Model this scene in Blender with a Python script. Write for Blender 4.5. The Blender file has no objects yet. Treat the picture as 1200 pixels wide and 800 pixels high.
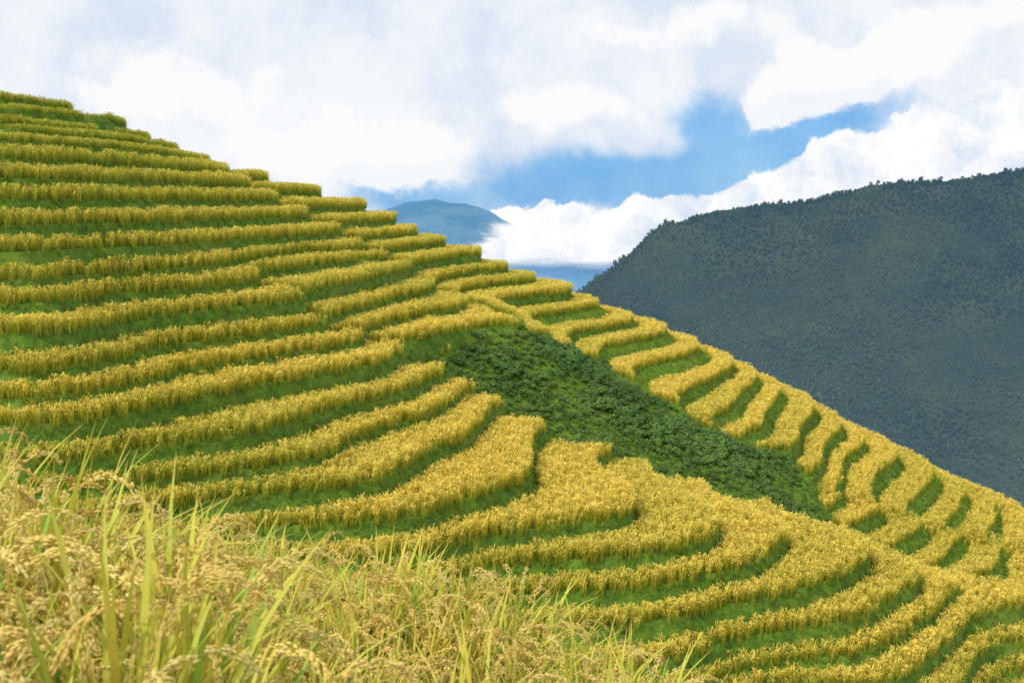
import bpy, math, random
import numpy as np
from mathutils import Vector, Euler
rng=np.random.default_rng(7); random.seed(7)
scene=bpy.context.scene
scene.view_settings.view_transform='Standard'
try: scene.view_settings.look='None'
except: pass
scene.view_settings.exposure=0
F=1167.0; PITCH=math.atan(165/F); cp,sp=math.cos(PITCH),math.sin(PITCH)
DZ=1.5
# ---------------- survey helpers -----------------
def ray(u,v):
    a=(u-600)/F; b=-(v-400)/F
    return np.array([a,cp+b*sp,-sp+b*cp])
def PK(u,v,K):
    d=ray(u,v); t=(-DZ*K)/d[2]; return d*t
def PD(u,v,D):
    d=ray(u,v); return d*(D/d[1])
def tps_fit(P,lam=0.0,S=50.0):
    P=np.array(P); X=P[:,:2]/S; Z=P[:,2]; n=len(P)
    r=np.linalg.norm(X[:,None]-X[None],axis=2)
    K=np.where(r>0,r*r*np.log(r+1e-12),0)+lam*np.eye(n)
    A=np.zeros((n+3,n+3)); A[:n,:n]=K; A[:n,n]=1; A[:n,n+1:]=X; A[n,:n]=1; A[n+1:,:n]=X.T
    w=np.linalg.solve(A,np.concatenate([Z,np.zeros(3)]))
    def ev(x,y):
        sh=x.shape; x=x.ravel()/S; y=y.ravel()/S
        o=w[n]+w[n+1]*x+w[n+2]*y
        for i in range(n):
            r2=(x-X[i,0])**2+(y-X[i,1])**2
            o+=w[i]*0.5*r2*np.log(r2+1e-12)
        return o.reshape(sh)
    return ev
def vnoise(x,y,seed=0):
    xi=np.floor(x).astype(np.int64); yi=np.floor(y).astype(np.int64)
    fx=x-xi; fy=y-yi; fx=fx*fx*(3-2*fx); fy=fy*fy*(3-2*fy)
    def h(a,b):
        n=(a*374761393+b*668265263+seed*982451653)&0x7fffffff
        n=((n^(n>>13))*1274126177)&0x7fffffff
        return ((n^(n>>16))&0xffff)/65535.0
    return (h(xi,yi)*(1-fx)+h(xi+1,yi)*fx)*(1-fy)+(h(xi,yi+1)*(1-fx)+h(xi+1,yi+1)*fx)*fy
def fbm(x,y,o=4,seed=0):
    s=0;a=1;t=0
    for i in range(o):
        s=s+a*(vnoise(x,y,seed+i)-.5)*2; t+=a; a*=.5; x=x*2.03+5.1; y=y*2.03+3.7
    return s/t

# ---------------- hillside control survey -----------------
C=[]
K=lambda u,v,k:C.append(PK(u,v,k))
D=lambda u,v,d:C.append(PD(u,v,d))
crest=[(-250,40,86),(-100,80,88),(0,108,90),(70,130,95),(150,155,100),(215,182,104),(300,215,110),(370,230,116),(405,242,121),(480,268,124),(550,295,125),(627,325,126),(697,352,126),(772,382,124),(845,415,120),(920,452,116),(1010,500,113),(1090,540,111),(1170,578,109),(1260,625,107),(1400,690,105)]
for c in crest:
    c=(c[0],c[1]+np.interp(c[0],[0,300,800,1170],[13,9,13,19]),c[2]); D(*c); p=PD(*c); C.append(np.array([p[0]*1.13,p[1]*1.13,p[2]-8])); C.append(np.array([p[0]*1.4,p[1]*1.4,p[2]-32]))
for u,v,d in [(0,240,62),(0,215,64),(0,190,67),(0,160,74),(0,138,82),(-200,240,58),(150,240,72),(150,290,67),(150,340,65),(150,200,78),(250,215,95),
  (300,243,90),(300,262,86),(300,308,80),(440,265,115),(440,290,108),(440,326,96),(440,357,88),(440,382,82),(560,335,118),(560,365,108),(520,355,100)]: D(u,v,d)
for u,v,k in [(0,265,1),(0,322,3),(0,385,5),(0,425,6),(0,465,7),(0,503,8),(-200,400,5.3),(-200,520,8.7),
 (150,400,6),(150,445,7),(150,482,8),(300,343,4.7),(330,352,5),(380,375,6),(385,400,7),(300,420,7.2),(300,450,8),(430,425,8),(610,398,8.4),(500,390,7.8),
 (30,540,9),(200,508,9),(300,480,9),(460,440,9),(200,550,10),(400,500,10),(515,460,10),(230,590,11),(450,525,11),(560,475,11),
 (300,620,12),(560,540,12),(605,495,12),(370,650,13),(560,600,13),(620,570,13),(640,520,13),(500,680,14),(700,635,14),(735,612,14),(700,560,14),
 (600,700,15),(800,670,15),(830,650,15),(765,565,15),(700,730,16),(880,700,16),(910,680,16),(850,608,16),(820,755,17),(985,710,17),(930,635,17),
 (900,780,18),(1050,722,18),(1030,665,18),(1000,800,19),(1110,742,19),(1130,698,19),(1100,800,20),(1180,750,20),(1230,735,20),
 (640,405,9.3),(700,425,11),(755,455,12.5),(830,495,14),(900,515,15.2),(890,600,16.6),(920,625,18),(990,655,20),(1040,670,21),(1100,690,22),(1200,715,23.5),
 (1000,560,18.5),(1050,600,20),(1120,600,21),(1200,650,23),(600,440,10),(700,480,12),(800,520,14),(850,560,15.3),(700,520,13),(800,560,15.2),(870,585,16.2),
 (600,800,18),(300,800,17),(0,700,13),(0,800,16),(900,900,22),(1200,900,25),(1300,800,24)]: K(u,v,k)
for u,d,k in [(1000,78.5,20.6),(1100,79,22.5),(1200,79,24.3),(1350,79,26.5)]:
    C.append(np.array([(u-600)/F*d,d,-DZ*k]))
for p in [(-25,40,-20),(0,40,-30),(30,40,-38),(0,25,-36),(-40,25,-26),(50,30,-46)]: C.append(np.array(p,float))
Hf=tps_fit(C,lam=0.003)
x0,x1,y0,y1,st=-80.,95.,30.,160.,.25
gx=np.arange(x0,x1,st); gy=np.arange(y0,y1,st); GX,GY=np.meshgrid(gx,gy)
H=Hf(GX,GY)
H+=0.34*fbm(GX/10,GY/10,3,3)+0.05*fbm(GX/3,GY/3,2,9)
def samp(A,x,y):
    fx=np.clip((x-x0)/st,0,len(gx)-1.001); fy=np.clip((y-y0)/st,0,len(gy)-1.001)
    i=fx.astype(int); j=fy.astype(int); a=fx-i; b=fy-j
    return (A[j,i]*(1-a)+A[j,i+1]*a)*(1-b)+(A[j+1,i]*(1-a)+A[j+1,i+1]*a)*b
def hit(u,v):
    d=ray(u,v); t=np.arange(38,150,.2)/d[1]
    P=d[None]*t[:,None]; h=samp(H,P[:,0],P[:,1]); w=np.where(P[:,2]<h)[0]
    i=w[0] if len(w) else len(t)-1
    return P[i,0],P[i,1]
def poly_mask(uv,blur=2,extra=None):
    pts=[hit(u,v) for u,v in uv]
    if extra: pts+=extra
    m=np.zeros_like(H,bool); n=len(pts)
    for i in range(n):
        xa,ya=pts[i]; xb,yb=pts[(i+1)%n]
        if ya==yb: continue
        c=((ya>GY)!=(yb>GY))&(GX<(xb-xa)*(GY-ya)/(yb-ya)+xa); m^=c
    m=m.astype(float)
    for _ in range(2):
        for ax in (0,1):
            m=sum(np.roll(m,s,ax) for s in range(-blur,blur+1))/(2*blur+1)
    return m
shrub=poly_mask([(468,434),(560,408),(622,400),(700,432),(770,475),(840,522),(925,548),(945,580),(975,625),(1005,660),(950,642),(870,604),(800,578),(740,550),(680,537),(620,507),(560,467)],2)
fA=poly_mask([(290,230),(345,258),(400,285),(470,322),(560,372),(622,402),(700,432),(770,475),(860,530),(940,575)],2,[(60,95),(90,150),(-60,155)])
fB=poly_mask([(270,325),(330,352),(385,400),(600,400),(560,370),(470,322)],2)
fR=poly_mask([(600,385),(640,405),(700,440),(770,480),(840,530),(930,580),(1010,664),(1100,700),(1195,716)],6,[(60,76),(100,78),(110,150),(20,150)])
gyd,gxd=np.gradient(H,st); GR=np.sqrt(gxd**2+gyd**2)
OFF=0.5*fA+0.35*fB
RF=.42+.42*fR
UP,UK=1.4,-1.5            # steps are lower and closer on the upper slope
def wob(k): return .11*np.sin(1.7*k+.6)+.06*np.sin(4.1*k)   # uneven terrace heights
def lev(n,off):
    k=n-wob(n); k=np.where(k<UK,UK+(k-UK)/UP,k); return -DZ*(k-off)
def terr(Hh,g,off,sh,rk):
    Kn=-Hh/DZ+off; up=Kn<UK; Kn=np.where(up,UK+(Kn-UK)*UP,Kn); g=np.where(up,g*1.2,g)
    Kn=Kn+wob(Kn); fl=np.floor(Kn); fr=Kn-fl
    q=np.clip((rk-.42)/.42,0,1)
    rf=np.clip(rk*g/DZ,.10+.27*q,.28+.2*q)
    t=np.clip((fr-(1-rf))/rf,0,1); t=t*t*(3-2*t)*.5+t*.5
    z=lev(fl+t,off)
    return z*(1-sh)+(Hh+.3)*sh, fr, rf, fl
ZT,_,_,_=terr(H,GR,OFF,shrub,RF)
ZT+=0.04*fbm(GX/.8,GY/.8,2,21)

def coll_unlinked(n): return bpy.data.collections.new(n)
def link(o): scene.collection.objects.link(o); return o
def grid_mesh(name,X,Y,Z,mat,smooth=True):
    ny,nx=X.shape; me=bpy.data.meshes.new(name)
    co=np.stack([X,Y,Z],-1).reshape(-1,3).astype(np.float32)
    idx=np.arange(nx*ny).reshape(ny,nx)
    q=np.stack([idx[:-1,:-1],idx[:-1,1:],idx[1:,1:],idx[1:,:-1]],-1).reshape(-1,4).astype(np.int32)
    me.vertices.add(len(co)); me.vertices.foreach_set('co',co.ravel())
    me.loops.add(q.size); me.loops.foreach_set('vertex_index',q.ravel())
    me.polygons.add(len(q)); me.polygons.foreach_set('loop_start',np.arange(0,q.size,4,dtype=np.int32))
    me.update(calc_edges=True)
    if smooth: me.polygons.foreach_set('use_smooth',np.ones(len(q),bool))
    me.materials.append(mat); return link(bpy.data.objects.new(name,me))

# ---------------- node helpers -----------------
class NT:
    def __init__(s,nt): s.nt=nt; nt.nodes.clear()
    def n(s,t,**k):
        o=s.nt.nodes.new(t)
        for a,b in k.items(): setattr(o,a,b)
        return o
    def l(s,a,b): s.nt.links.new(a,b)
    def put(s,inp,val):
        if hasattr(val,'is_output'): s.l(val,inp)
        else: inp.default_value=val
    def m(s,op,a,b=None,c=None,clamp=False):
        o=s.n('ShaderNodeMath',operation=op,use_clamp=clamp); s.put(o.inputs[0],a)
        if b is not None: s.put(o.inputs[1],b)
        if c is not None: s.put(o.inputs[2],c)
        return o.outputs[0]
    def mix(s,f,a,b,bt='MIX'):
        o=s.n('ShaderNodeMix',data_type='RGBA',blend_type=bt); s.put(o.inputs[0],f)
        s.put(o.inputs[6],a if hasattr(a,'is_output') else (*a,1)); s.put(o.inputs[7],b if hasattr(b,'is_output') else (*b,1))
        return o.outputs[2]
    def noise(s,vec,scale,detail=3,rough=.5):
        o=s.n('ShaderNodeTexNoise'); o.inputs['Scale'].default_value=scale; o.inputs['Detail'].default_value=detail; o.inputs['Roughness'].default_value=rough
        if vec is not None: s.l(vec,o.inputs['Vector'])
        return o
    def rng(s,v,a,b,c=0.,d=1.,smooth=False):
        o=s.n('ShaderNodeMapRange'); o.interpolation_type='SMOOTHSTEP' if smooth else 'LINEAR'
        s.put(o.inputs[0],v)
        for i,x in zip((1,2,3,4),(a,b,c,d)): o.inputs[i].default_value=x
        return o.outputs[0]
def mat(name):
    m=bpy.data.materials.new(name); m.use_nodes=True; return m,NT(m.node_tree)
def finish(N,col,rough=.7,trans=0.0,emis=None,estr=1,bump=None,spec=.25,alpha=None):
    b=N.n('ShaderNodeBsdfPrincipled'); N.put(b.inputs['Base Color'],col if hasattr(col,'is_output') else (*col,1)); b.inputs['Roughness'].default_value=rough
    b.inputs['Specular IOR Level'].default_value=spec
    if bump is not None: N.l(bump,b.inputs['Normal'])
    out=b.outputs[0]
    if emis is not None:
        b.inputs['Emission Color'].default_value=(*emis,1); b.inputs['Emission Strength'].default_value=estr
    if alpha is not None: N.put(b.inputs['Alpha'],alpha)
    if trans>0:
        t=N.n('ShaderNodeBsdfTranslucent'); N.put(t.inputs[0],col); x=N.n('ShaderNodeMixShader'); x.inputs[0].default_value=trans
        N.l(out,x.inputs[1]); N.l(t.outputs[0],x.inputs[2]); out=x.outputs[0]
    o=N.n('ShaderNodeOutputMaterial'); N.l(out,o.inputs[0])
def attr(N,name,t='GEOMETRY'):
    a=N.n('ShaderNodeAttribute'); a.attribute_name=name; a.attribute_type=t; return a.outputs['Fac']

def rice_mat(name,near=False):
    m,N=mat(name); h=attr(N,'hgt'); k=attr(N,'kind'); r=attr(N,'rnd'); t=attr(N,'tint','INSTANCER')
    rd=N.n('ShaderNodeObjectInfo').outputs['Random']
    if near:
        leaf=N.mix(N.rng(h,.05,.65),(.20,.33,.03),(.60,.60,.08))
        leaf=N.mix(N.rng(r,.6,1.0,0,.95),leaf,(.78,.60,.10))
        leaf=N.mix(N.rng(r,.0,.3,.9,0),leaf,(.18,.40,.05))
        leaf=N.mix(N.rng(h,.88,1.0,0,.6),leaf,(.78,.45,.09))
        pan=N.mix(r,(.80,.60,.13),(.86,.72,.27))
        col=N.mix(k,leaf,pan)
    else:
        g=N.mix(N.rng(h,.0,.6),(.11,.20,.015),(.40,.43,.035))
        gold=N.mix(N.rng(h,.0,.5),(.26,.31,.02),(.68,.57,.06))
        leaf=N.mix(t,g,gold)
        leaf=N.mix(N.m('MULTIPLY',r,.35),leaf,(.42,.49,.035))
        pan=N.mix(t,(.60,.55,.07),(.92,.72,.13))
        col=N.mix(k,leaf,pan)
    hs=N.n('ShaderNodeHueSaturation'); N.l(col,hs.inputs['Color']); N.l(N.rng(rd,0,1,.84,1.12),hs.inputs['Value']); N.l(N.rng(r,0,1,.49,.51),hs.inputs['Hue'])
    finish(N,hs.outputs[0],.55,.25); return m
M_rice=rice_mat('rice_far'); M_ricen=rice_mat('rice_near',True)
def grass_mat(name,c1,c2,c3):
    m,N=mat(name); h=attr(N,'hgt'); r=attr(N,'rnd'); t=attr(N,'tint','INSTANCER')
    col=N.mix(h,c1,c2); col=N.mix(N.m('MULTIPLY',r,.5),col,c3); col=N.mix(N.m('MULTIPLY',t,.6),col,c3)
    rd=N.n('ShaderNodeObjectInfo').outputs['Random']
    hs=N.n('ShaderNodeHueSaturation'); N.l(col,hs.inputs['Color']); N.l(N.rng(rd,0,1,.7,1.25),hs.inputs['Value'])
    finish(N,hs.outputs[0],.6,.25); return m
M_grass=grass_mat('bank_grass',(.09,.18,.014),(.23,.40,.03),(.40,.50,.045))
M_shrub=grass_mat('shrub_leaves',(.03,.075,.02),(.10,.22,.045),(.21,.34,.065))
m,N=mat('hillside_ground'); tc=N.n('ShaderNodeTexCoord').outputs['Object']
n1=N.noise(tc,1.2,6,.7); n2=N.noise(tc,.15,3)
col=N.mix(N.rng(n1.outputs['Fac'],.35,.65),(.06,.13,.014),(.17,.29,.025)); col=N.mix(N.rng(n2.outputs['Fac'],.5,.75,0,.5),col,(.24,.27,.035))
bp=N.n('ShaderNodeBump'); bp.inputs['Strength'].default_value=.8; bp.inputs['Distance'].default_value=.15; N.l(N.noise(tc,6,5,.7).outputs['Fac'],bp.inputs['Height'])
finish(N,col,.9,bump=bp.outputs[0]); M_ground=m

grid_mesh('terraced_hillside',GX,GY,ZT,M_ground)

# ---------------- plant templates -----------------
class MB:
    def __init__(s): s.v=[];s.f=[];s.h=[];s.k=[];s.r=[]
    def strip(s,base,az,th0,droop,L,w,n=3,kind=0,h0=0,h1=1,rnd=None,wp=None):
        rnd=random.random() if rnd is None else rnd
        p=Vector(base); side=Vector((-math.sin(az),math.cos(az),0)); b=len(s.v); pts=[]
        for i in range(n+1):
            t=i/n; ww=w*(wp(t) if wp else (1-t)**.6 if t<1 else .03)*.5
            s.v+= [tuple(p-side*ww),tuple(p+side*ww)]; hh=h0+(h1-h0)*t; s.h+=[hh,hh]; s.k+=[kind]*2; s.r+=[rnd]*2; pts.append(p.copy())
            th=th0+droop*((i+.5)/n)**1.6; dr=Vector((math.sin(th)*math.cos(az),math.sin(th)*math.sin(az),math.cos(th))); p=p+dr*(L/n)
            if i<n: s.f.append((b+2*i,b+2*i+1,b+2*i+3,b+2*i+2))
        return pts
    def leaf(s,c,nrm,size,h,rnd):
        q=Vector(nrm).to_track_quat('Z','Y'); a=random.random()*6.28; b=len(s.v)
        for i,(x,y) in enumerate([(1,0),(0,.55),(-1,0),(0,-.55)]):
            xx=x*math.cos(a)-y*math.sin(a); yy=x*math.sin(a)+y*math.cos(a)
            s.v.append(tuple(Vector(c)+q@Vector((xx*size,yy*size,0)))); s.h.append(h); s.k.append(0); s.r.append(rnd)
        s.f.append((b,b+1,b+2,b+3))
    def grain(s,c,d,L,w,rnd,kind=1,h=1):
        d=Vector(d).normalized(); q=d.to_track_quat('Z','Y'); b=len(s.v); c=Vector(c)
        for o in [(0,0,L/2),(w,0,0),(0,w,0),(-w,0,0),(0,-w,0),(0,0,-L/2)]:
            s.v.append(tuple(c+q@Vector(o))); s.h.append(h); s.k.append(kind); s.r.append(rnd)
        for i in range(4):
            s.f.append((b,b+1+i,b+1+(i+1)%4)); s.f.append((b+5,b+1+(i+1)%4,b+1+i))
    def obj(s,name,m,coll):
        me=bpy.data.meshes.new(name); me.from_pydata(s.v,[],s.f)
        for nm,dd in (('hgt',s.h),('kind',s.k),('rnd',s.r)):
            a=me.attributes.new(nm,'FLOAT','POINT'); a.data.foreach_set('value',np.array(dd,np.float32))
        me.materials.append(m); o=bpy.data.objects.new(name,me); coll.objects.link(o); return o
R=random.uniform
c_rice=coll_unlinked('rice_clumps')
for j in range(5):
    b=MB()
    for i in range(15):
        a=R(0,6.28); rr=R(0,.19); L=R(.7,1.02)
        b.strip((rr*math.cos(a),rr*math.sin(a),0),a+R(-1,1),R(.0,.16),R(.1,.8),L,R(.022,.036),3)
    for i in range(14):
        a=R(0,6.28); rr=R(0,.2); az=a+R(-1,1)
        b.strip((rr*math.cos(a),rr*math.sin(a),R(.5,.82)),az,R(.05,.4),R(1.4,2.5),R(.2,.32),R(.03,.045),3,kind=1,h0=.8,h1=1,wp=lambda t:(.5,1,.9,.2)[min(3,int(round(t*3)))])
    b.obj('rice_clump_%d'%j,M_rice,c_rice)
c_grass=coll_unlinked('grass_tufts')
for j in range(4):
    b=MB()
    for i in range(15):
        a=R(0,6.28); rr=R(0,.16)
        b.strip((rr*math.cos(a),rr*math.sin(a),-.03),a+R(-1,1),R(.1,.6),R(.3,1.2),R(.16,.34),R(.02,.04),2)
    b.obj('grass_tuft_%d'%j,M_grass,c_grass)
c_shrub=coll_unlinked('shrub_clumps')
for j in range(4):
    b=MB()
    for cl in range(7):
        a=R(0,6.28); rr=R(0,.55); cc=Vector((rr*math.cos(a),rr*math.sin(a),R(.05,.5))); cr=R(.2,.4); sh=R(0,1)
        for i in range(48):
            d=Vector((random.gauss(0,1),random.gauss(0,1),abs(random.gauss(0,1)))).normalized()
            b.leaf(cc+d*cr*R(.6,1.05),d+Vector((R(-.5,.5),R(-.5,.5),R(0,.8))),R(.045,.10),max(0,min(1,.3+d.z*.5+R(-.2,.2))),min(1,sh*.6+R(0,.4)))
    for i in range(5):
        a=R(0,6.28); b.strip((0,0,.2),a,R(.1,.7),R(.2,.9),R(.4,.75),.03,3)
    b.obj('shrub_clump_%d'%j,M_shrub,c_shrub)
c_near=coll_unlinked('rice_plants')
for j in range(6):
    b=MB()
    for i in range(21):
        a=R(0,6.28); rr=R(0,.07)
        b.strip((rr*math.cos(a),rr*math.sin(a),0),a+R(-.8,.8),R(.02,.30),R(.2,1.5),R(.68,1.04),R(.016,.027),8,wp=lambda t:min(1,.55+t*1.5)*(1-t**3)+.02)
    for i in range(7):
        a=R(0,6.28); rr=R(0,.05); az=a+R(-.8,.8)
        pts=b.strip((rr*math.cos(a),rr*math.sin(a),0),az,R(.02,.2),R(.1,.3),R(.58,.80),.005,4,wp=lambda t:1,rnd=.3)
        p=pts[-1]; th=.5; rn=R(0,1)
        n=16
        for q in range(n):
            th+=R(.10,.17); dr=Vector((math.sin(th)*math.cos(az),math.sin(th)*math.sin(az),math.cos(th))); p=p+dr*.0145
            for g in range(4):
                o=Vector((R(-1,1),R(-1,1),R(-1,.5)))*(.014*(1-.5*q/n))
                b.grain(p+o,dr+Vector((R(-.35,.35),R(-.35,.35),R(-.5,.1))),.018,.0040,min(1,max(0,rn*.6+R(0,.4))))
    b.obj('rice_plant_%d'%j,M_ricen,c_near)

def instancer(name,P,rot,scl,tint,coll):
    n=len(P); me=bpy.data.meshes.new(name); me.vertices.add(n); me.vertices.foreach_set('co',np.asarray(P,np.float32).ravel())
    a=me.attributes.new('rot','FLOAT_VECTOR','POINT'); a.data.foreach_set('vector',np.asarray(rot,np.float32).ravel())
    a=me.attributes.new('scl','FLOAT_VECTOR','POINT'); a.data.foreach_set('vector',np.asarray(scl,np.float32).ravel())
    a=me.attributes.new('tint','FLOAT','POINT'); a.data.foreach_set('value',np.asarray(tint,np.float32))
    a=me.attributes.new('idx','INT','POINT'); a.data.foreach_set('value',rng.integers(0,len(coll.objects),n).astype(np.int32))
    o=link(bpy.data.objects.new(name,me)); g=bpy.data.node_groups.new(name,'GeometryNodeTree')
    g.interface.new_socket('Geometry',in_out='INPUT',socket_type='NodeSocketGeometry'); g.interface.new_socket('Geometry',in_out='OUTPUT',socket_type='NodeSocketGeometry')
    gi=g.nodes.new('NodeGroupInput'); go=g.nodes.new('NodeGroupOutput'); ci=g.nodes.new('GeometryNodeCollectionInfo'); ci.inputs['Collection'].default_value=coll
    ci.inputs['Separate Children'].default_value=True; ci.inputs['Reset Children'].default_value=True
    ip=g.nodes.new('GeometryNodeInstanceOnPoints'); ip.inputs['Pick Instance'].default_value=True
    def na(nm,t):
        x=g.nodes.new('GeometryNodeInputNamedAttribute'); x.data_type=t; x.inputs[0].default_value=nm; return x.outputs[0]
    er=g.nodes.new('FunctionNodeEulerToRotation')
    L=g.links.new
    L(gi.outputs[0],ip.inputs['Points']); L(ci.outputs[0],ip.inputs['Instance']); L(na('idx','INT'),ip.inputs['Instance Index'])
    L(na('rot','FLOAT_VECTOR'),er.inputs[0]); L(er.outputs[0],ip.inputs['Rotation']); L(na('scl','FLOAT_VECTOR'),ip.inputs['Scale']); L(ip.outputs[0],go.inputs[0])
    md=o.modifiers.new('scatter','NODES'); md.node_group=g; return o

def jitter(xa,xb,ya,yb,s):
    X,Y=np.meshgrid(np.arange(xa,xb,s),np.arange(ya,yb,s)); X=X.ravel()+rng.uniform(-.5,.5,X.size)*s; Y=Y.ravel()+rng.uniform(-.5,.5,Y.size)*s; return X,Y
def rots(n,t=.12): return np.stack([rng.normal(0,t,n),rng.normal(0,t,n),rng.uniform(0,6.283,n)],-1)
ca=np.array([PD(*c) for c in crest]); cang=ca[:,0]/ca[:,1]
def region(X,Y):
    a=X/Y; yc=np.interp(a,cang,ca[:,1]); return (np.abs(a)<.60)&(Y<yc+7)&(Y>46)
X,Y=jitter(x0+1,x1-1,44,140,.31); k=region(X,Y); X,Y=X[k],Y[k]
h=samp(H,X,Y); g=samp(GR,X,Y); of=samp(OFF,X,Y); sh=samp(shrub,X,Y); rk=samp(RF,X,Y)
z,fr,rf,fl=terr(h,g,of,sh,rk); zt=samp(ZT,X,Y)
ismix=(np.abs(zt-z)<.3)
onr=(fr<1-rf*np.where(rk>.6,.86,.56))&(sh<.12)&(fr>.02)&ismix
zr=np.maximum(zt,lev(fl,of)-.2)   # crop on the rounded lip of the terrace stands nearly level with the field
fAe=samp(fA,X,Y); onr&=~((fAe>.2)&(fAe<.8)&(Y>70)&(h>-14.5))
fBe=samp(fB,X,Y); onr&=~((fBe>.25)&(fBe<.75))
top=(h>2.2)&(X<-18)
onr&=~(top&(fbm(X/6,Y/6,2,5)>.5))
n=onr.sum()
tint=np.clip(.84+.35*fbm(X/14,Y/14,3,31)+.28*fbm(fl*7.3,X/30,1,12)-.15*np.clip(h+1,0,9)*(X<-15)-.12*((X<-8)&(h>-9))+.2*(h<-17),0,1)
sc=rng.uniform(.82,1.15,n)*(1+.15*fbm(X[onr]/1.5,Y[onr]/1.5,2,44))
instancer('rice_crop',np.stack([X,Y,zr-.03],-1)[onr],rots(n,.10),np.stack([sc,sc,sc*np.where(top[onr],.68,1.03)],-1),tint[onr],c_rice)
print('rice',n)
X2,Y2=jitter(x0+1,x1-1,44,140,.28); k=region(X2,Y2); X2,Y2=X2[k],Y2[k]
h=samp(H,X2,Y2); g=samp(GR,X2,Y2); of=samp(OFF,X2,Y2); sh=samp(shrub,X2,Y2)
z,fr,rf,fl=terr(h,g,of,sh,samp(RF,X2,Y2)); zt=samp(ZT,X2,Y2)
fAe=samp(fA,X2,Y2); fBe=samp(fB,X2,Y2)
og=(fr>1-rf*1.05)|(sh>.05)|((fAe>.2)&(fAe<.8))|((fBe>.2)&(fBe<.8))|((h>2.2)&(X2<-18)&(fbm(X2/6,Y2/6,2,5)>.45))
n=og.sum(); s=rng.uniform(.6,1.25,n)
instancer('bank_grass',np.stack([X2,Y2,zt],-1)[og],rots(n,.25),np.stack([s,s,s],-1),np.clip(.35+.5*fbm(X2/5,Y2/5,3,8),0,1)[og],c_grass)
print('grass',n)
X,Y=jitter(-20,50,60,115,.66); k=(samp(shrub,X,Y)>.35)&region(X,Y); X,Y=X[k],Y[k]; n=len(X)
bn=fbm(X/5,Y/5,3,61); s=np.clip(.85+.85*bn,.35,1.6)*rng.uniform(.7,1.2,n)
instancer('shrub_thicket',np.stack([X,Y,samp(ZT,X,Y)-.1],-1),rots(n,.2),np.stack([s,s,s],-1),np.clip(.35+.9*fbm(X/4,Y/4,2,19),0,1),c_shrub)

# ---------------- foreground terrace -----------------
e1x=[-12,-2.6,-1.5,-.75,-.35,-.1,3]; e1y=[6.5,3.9,3.25,2.5,1.2,-3,-8]
e2x=[-12,-2,0,.9,1.4,1.8,6]; e2y=[9,6.6,5.6,4.3,2.5,-3,-9]
def near(X,Y):
    a=np.interp(X,e1x,e1y)-Y; b=np.interp(X,e2x,e2y)-Y
    s1=np.clip(a/.35+.5,0,1); s2=np.clip(b/.4+.5,0,1)
    lo=-3.9-.95*np.clip(-b,0,None)-.25*np.clip(X,0,None)
    return lo*(1-s2)+s2*(-2.95*(1-s1)-1.68*s1), a, b
NX,NY=np.meshgrid(np.arange(-30,32,.2),np.arange(-12,42,.2)); NZ,_,_=near(NX,NY); NZ=NZ+.04*fbm(NX,NY,3,2)
grid_mesh('foreground_terrace_ground',NX,NY,NZ,M_ground)
X,Y=jitter(-6,3.5,1.25,9,.152); z,a,b=near(X,Y); k=((a>.1)|((b>.15)&(a<-.25)))&(np.abs(X/Y)<.8)&(X*X+Y*Y>2.2); X,Y,z,a=X[k],Y[k],z[k],a[k]; n=len(X)
s=rng.uniform(.82,1.12,n); r=rots(n,.1)
instancer('foreground_rice',np.stack([X,Y,z],-1),r,np.stack([s,s,s],-1),rng.uniform(0,1,n),c_near)
print('near',n)

# ---------------- mountains -----------------
Cm=[]
rid=[(500,470,1400),(600,400,1380),(680,337,1350),(740,295,1330),(800,262,1310),(850,251,1300),(900,247,1290),(960,240,1280),(1010,218,1270),(1060,208,1260),(1130,203,1250),(1200,202,1240),(1300,199,1230),(1450,180,1220)]
for r_ in rid:
    p=PD(*r_); Cm.append(p); Cm.append(p*np.array([1.12,1.12,1])+np.array([0,0,-70])); Cm.append(p*np.array([1.4,1.4,1])+np.array([0,0,-300]))
for q in [(1200,560,800),(1200,400,980),(1100,500,900),(1000,450,980),(900,400,1060),(800,360,1160),(720,350,1260),(1450,560,780),(1450,400,950),(600,470,1200),(1000,335,1130),(1150,310,1130),(850,312,1220),(1000,600,800),(800,500,900)]: Cm.append(PD(*q))
Hm=tps_fit(Cm,lam=.002,S=500.)
MX,MY=np.meshgrid(np.arange(-350,1300,7.),np.arange(560,1900,7.)); MZ=Hm(MX,MY)
def rel(X,Y):
    w=X*.8+Y*.6; q=X*.6-Y*.8
    return 38*fbm(w/150+.3*fbm(X/120,Y/120,2,4),q/420,4,14)+9*fbm(X/40,Y/40,3,15)
MZ=np.maximum(MZ+rel(MX,MY)*.9,-420)
HAZE_GLOW=(.040,.084,.134)  # even blue emission on mountain floor and trees, painted in as air haze
m,N=mat('mountain_forest_floor_haze_glow'); tc=N.n('ShaderNodeTexCoord').outputs['Object']
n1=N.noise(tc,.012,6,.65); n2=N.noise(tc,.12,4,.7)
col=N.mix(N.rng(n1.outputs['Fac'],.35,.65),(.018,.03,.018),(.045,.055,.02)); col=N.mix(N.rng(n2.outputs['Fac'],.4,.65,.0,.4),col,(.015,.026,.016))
finish(N,col,.95,emis=HAZE_GLOW,estr=.82,spec=.0)
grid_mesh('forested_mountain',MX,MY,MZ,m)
m,N=mat('mountain_trees_foliage_haze_glow'); h=attr(N,'hgt'); r=attr(N,'rnd'); t=attr(N,'tint','INSTANCER')
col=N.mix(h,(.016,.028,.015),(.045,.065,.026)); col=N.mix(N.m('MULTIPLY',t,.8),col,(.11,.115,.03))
hs=N.n('ShaderNodeHueSaturation'); N.l(col,hs.inputs['Color']); N.l(N.rng(N.n('ShaderNodeObjectInfo').outputs['Random'],0,1,.75,1.25),hs.inputs['Value'])
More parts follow.
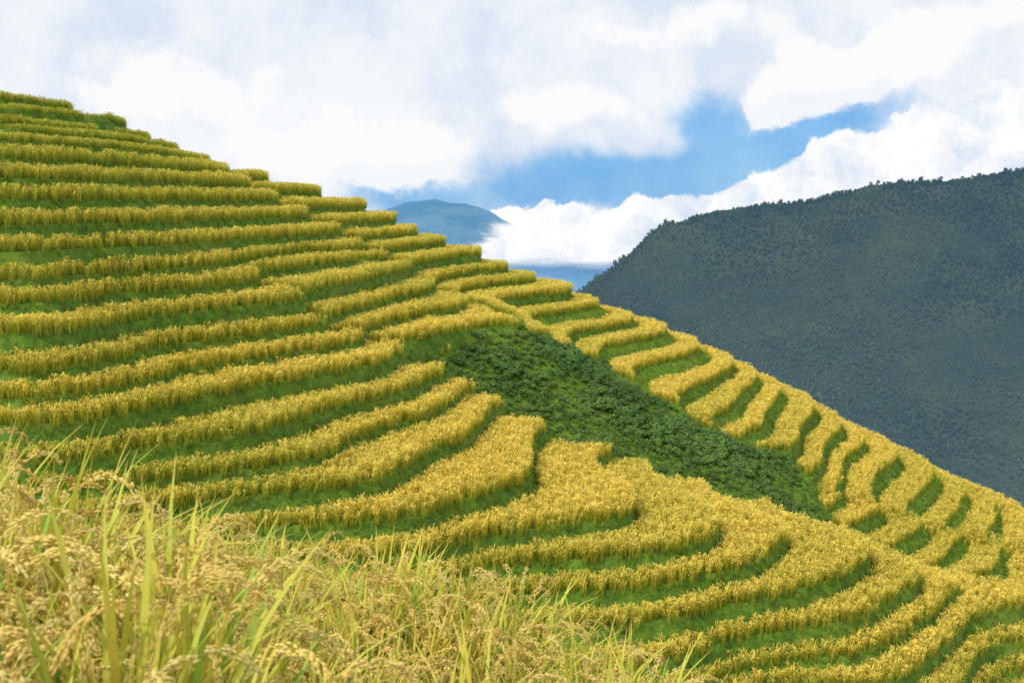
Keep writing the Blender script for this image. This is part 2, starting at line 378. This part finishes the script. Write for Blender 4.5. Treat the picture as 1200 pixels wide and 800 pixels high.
finish(N,hs.outputs[0],.95,emis=HAZE_GLOW,estr=.82,spec=.0); M_mt=m
c_tree=coll_unlinked('mountain_tree_crowns')
for j in range(4):
    b=MB()
    b.strip((0,0,-1),0,0,.05,5,.6,2,h0=0,h1=.1)
    for cl in range(5):
        a=R(0,6.28); rr=R(0,2); cc=Vector((rr*math.cos(a),rr*math.sin(a),R(1.5,5))); cr=R(1.2,2.2)
        for i in range(18):
            d=Vector((random.gauss(0,1),random.gauss(0,1),random.gauss(0,1))).normalized()
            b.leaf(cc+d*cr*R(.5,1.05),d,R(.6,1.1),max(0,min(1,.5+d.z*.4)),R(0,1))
    b.obj('tree_crown_%d'%j,M_mt,c_tree)
X,Y=jitter(-300,1200,640,1420,4.8); a=X/Y
yc=np.interp(a,[PD(*q)[0]/PD(*q)[1] for q in rid],[q[2] for q in rid])
k=(a<.60)&(a>.03)&(Y<yc+30); X,Y=X[k],Y[k]; yc=yc[k]; n=len(X)
Z=np.maximum(Hm(X,Y)+rel(X,Y)*.9,-420)-1.
s=rng.uniform(.45,.8,n)*(1+.5*fbm(X/50,Y/50,2,3))
ridge=np.abs(Y-yc)<25; s=np.where(ridge&(rng.random(n)<.06),s*2.0,s)
ti=np.clip(.2+.9*fbm(X/130,Y/130,4,71)+.5*np.clip((-60-Z)/120,0,1),0,1)
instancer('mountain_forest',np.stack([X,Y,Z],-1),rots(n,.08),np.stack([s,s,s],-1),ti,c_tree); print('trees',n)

def far_range(name,prof,Dm,depth,base,M,seed,amp):
    us=[p[0] for p in prof]; xs=np.linspace((us[0]-600)/F*Dm,(us[-1]-600)/F*Dm,160)
    zp=np.interp(xs/Dm*F+600,us,[PD(u,v,Dm)[2] for u,v in prof]); zp=zp+amp*fbm(xs/(Dm*.03),xs*0,4,seed)
    ys=np.linspace(-1,1,40); X,Y=np.meshgrid(xs,Dm+ys*depth); W=(1-np.abs(ys))[:,None]**.8
    Z=base+(zp[None]-base)*W+amp*5*fbm(X/(Dm*.03),Y/(Dm*.03),4,seed+3)*(1-W)*W*2
    return grid_mesh(name,X,Y,Z,M)
def fardist(name,c1,c2,em,es,kind):  # far haze is painted into the surface as blue emission and bluish colour
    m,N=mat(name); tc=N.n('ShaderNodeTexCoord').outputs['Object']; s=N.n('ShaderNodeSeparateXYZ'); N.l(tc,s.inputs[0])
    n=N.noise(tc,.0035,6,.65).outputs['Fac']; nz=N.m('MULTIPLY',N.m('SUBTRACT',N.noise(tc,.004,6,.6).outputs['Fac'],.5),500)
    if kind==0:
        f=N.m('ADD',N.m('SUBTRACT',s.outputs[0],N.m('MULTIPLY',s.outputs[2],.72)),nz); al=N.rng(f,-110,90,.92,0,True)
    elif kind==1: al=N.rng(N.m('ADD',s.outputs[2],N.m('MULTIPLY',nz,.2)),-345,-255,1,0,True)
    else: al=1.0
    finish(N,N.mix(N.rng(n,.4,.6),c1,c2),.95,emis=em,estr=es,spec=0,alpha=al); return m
Mb=fardist('distant_mountain_haze_glow',(.02,.05,.07),(.06,.10,.11),(.11,.28,.50),.82,0)
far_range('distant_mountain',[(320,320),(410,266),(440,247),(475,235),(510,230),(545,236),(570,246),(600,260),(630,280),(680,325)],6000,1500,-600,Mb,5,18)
Mb2=fardist('distant_hills_haze_glow',(.04,.10,.14),(.08,.14,.17),(.13,.29,.54),.85,1)
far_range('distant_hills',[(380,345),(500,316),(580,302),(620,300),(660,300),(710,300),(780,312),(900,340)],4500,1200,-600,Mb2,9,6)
mv=fardist('valley_haze_glow',(.05,.08,.06),(.08,.11,.07),(.12,.25,.4),.7,2)
VX,VY=np.meshgrid(np.linspace(-5000,5000,60),np.linspace(-3000,6000,60)); grid_mesh('valley_ground',VX,VY,-430+15*fbm(VX/900,VY/900,3,6),mv)

# ---------------- sky -----------------
sd=Vector((-.48,-.40,.78)).normalized()
w=bpy.data.worlds.new('World'); scene.world=w; w.use_nodes=True; N=NT(w.node_tree)
sky=N.n('ShaderNodeTexSky'); sky.sky_type='NISHITA'; sky.sun_disc=False; sky.sun_elevation=math.asin(sd.z); sky.sun_rotation=math.atan2(sd.x,sd.y); sky.altitude=1200
tc=N.n('ShaderNodeTexCoord').outputs['Generated']; sx=N.n('ShaderNodeSeparateXYZ'); N.l(tc,sx.inputs[0])
az=N.m('ARCTAN2',sx.outputs[0],sx.outputs[1]); el=N.m('ARCSINE',sx.outputs[2])
cv=N.n('ShaderNodeCombineXYZ'); N.l(az,cv.inputs[0]); N.l(el,cv.inputs[1])
def warp(v,scale,amt,det=4):
    n=N.noise(v,scale,det,.55); a=N.n('ShaderNodeVectorMath',operation='SUBTRACT'); N.l(n.outputs['Color'],a.inputs[0]); a.inputs[1].default_value=(.5,.5,.5)
    b=N.n('ShaderNodeVectorMath',operation='MULTIPLY_ADD'); N.l(a.outputs[0],b.inputs[0]); b.inputs[1].default_value=(amt,amt,0); N.l(v,b.inputs[2]); return b.outputs[0]
wv=warp(cv.outputs[0],6,.10,5); wv2=warp(cv.outputs[0],14,.06,6)
def blob(vec,u,v,ru,rv,ang=0):
    ca_=math.atan((u-600)/F); ce=math.atan((235-v)/F*math.cos(ca_))
    mp=N.n('ShaderNodeMapping',vector_type='TEXTURE'); N.l(vec,mp.inputs[0]); mp.inputs['Location'].default_value=(ca_,ce,0); mp.inputs['Rotation'].default_value=(0,0,math.radians(ang)); mp.inputs['Scale'].default_value=(ru/F,rv/F,1)
    ln=N.n('ShaderNodeVectorMath',operation='DOT_PRODUCT'); N.l(mp.outputs[0],ln.inputs[0]); N.l(mp.outputs[0],ln.inputs[1])
    return N.m('EXPONENT',N.m('MULTIPLY',ln.outputs['Value'],-1))
def add(l):
    s=l[0]
    for a in l[1:]: s=N.m('ADD',s,a)
    return s
holes=add([blob(wv,*q) for q in [(640,215,180,44,0),(800,215,130,42,10),(960,158,120,38,20),(470,225,60,26,0),(820,140,45,32,0)]])
cum=add([blob(wv2,*q) for q in [(640,280,105,38,0),(575,285,58,38),(780,258,100,28,12),(890,238,90,26,12),(975,208,75,36,10),(1080,181,100,38,15),(1200,152,110,60,0)]])
puff=add([blob(wv2,*q) for q in [(650,130,95,36,0),(450,190,150,45,0),(1060,60,190,50,20),(230,110,150,60,0),(905,130,34,26,50),(960,90,80,30,30),(760,40,120,36,0)]])
ns=N.noise(wv2,9,7,.62).outputs['Fac']
base=N.m('SUBTRACT',N.m('ADD',1.0,N.m('MULTIPLY',N.m('SUBTRACT',ns,.5),1.7)),holes)
a1=N.rng(base,-.1,.75,0,1,True)
a2=N.rng(N.m('ADD',cum,N.m('MULTIPLY',N.m('SUBTRACT',N.noise(wv2,22,6,.62).outputs['Fac'],.5),1.3)),.42,.62,0,1,True)
a3=N.rng(N.m('ADD',puff,N.m('MULTIPLY',N.m('SUBTRACT',ns,.5),2.3)),.45,.85,0,1,True)
low=N.rng(el,-.10,-.03,1,0)
n3=N.noise(wv,7,6,.6).outputs['Fac']
ccol=N.mix(N.rng(n3,.36,.60,0,1,True),(.71,.80,.93),(.92,.95,.99))
ccol=N.mix(N.m('MULTIPLY',a3,.9),ccol,(1.0,1.0,1.0))
cc2=N.mix(N.rng(N.noise(wv2,14,6,.62).outputs['Fac'],.36,.58,0,1,True),(.70,.80,.93),(1.02,1.02,1.02))
ccol=N.mix(a2,ccol,cc2)
al=N.m('MAXIMUM',N.m('MAXIMUM',a1,a2),N.m('MAXIMUM',N.m('MULTIPLY',a3,.92),low))
skc=N.mix(.85,N.mix(1.0,sky.outputs[0],(.7,.95,1.1),'MULTIPLY'),N.mix(N.rng(n3,.35,.65),(1.4,4.2,8.4),(3.2,6.0,9.2)))
b1=N.n('ShaderNodeBackground'); N.l(skc,b1.inputs[0]); b1.inputs[1].default_value=.10
b2=N.n('ShaderNodeBackground'); N.l(ccol,b2.inputs[0]); b2.inputs[1].default_value=.98
mx=N.n('ShaderNodeMixShader'); N.l(al,mx.inputs[0]); N.l(b1.outputs[0],mx.inputs[1]); N.l(b2.outputs[0],mx.inputs[2])
o=N.n('ShaderNodeOutputWorld'); N.l(mx.outputs[0],o.inputs[0])
ld=bpy.data.lights.new('sun','SUN'); ld.energy=2.8; ld.angle=math.radians(3); ld.color=(1,.95,.85)
lo=link(bpy.data.objects.new('sun',ld)); lo.rotation_euler=sd.to_track_quat('Z','Y').to_euler(); lo.location=(0,0,60)
# camera
cd=bpy.data.cameras.new('camera'); cd.sensor_width=36; cd.lens=36*F/1200; cd.clip_start=.1; cd.clip_end=30000
cd.dof.use_dof=True; cd.dof.focus_distance=50; cd.dof.aperture_fstop=7
co=link(bpy.data.objects.new('camera',cd)); co.rotation_euler=(math.pi/2-PITCH,0,0); scene.camera=co
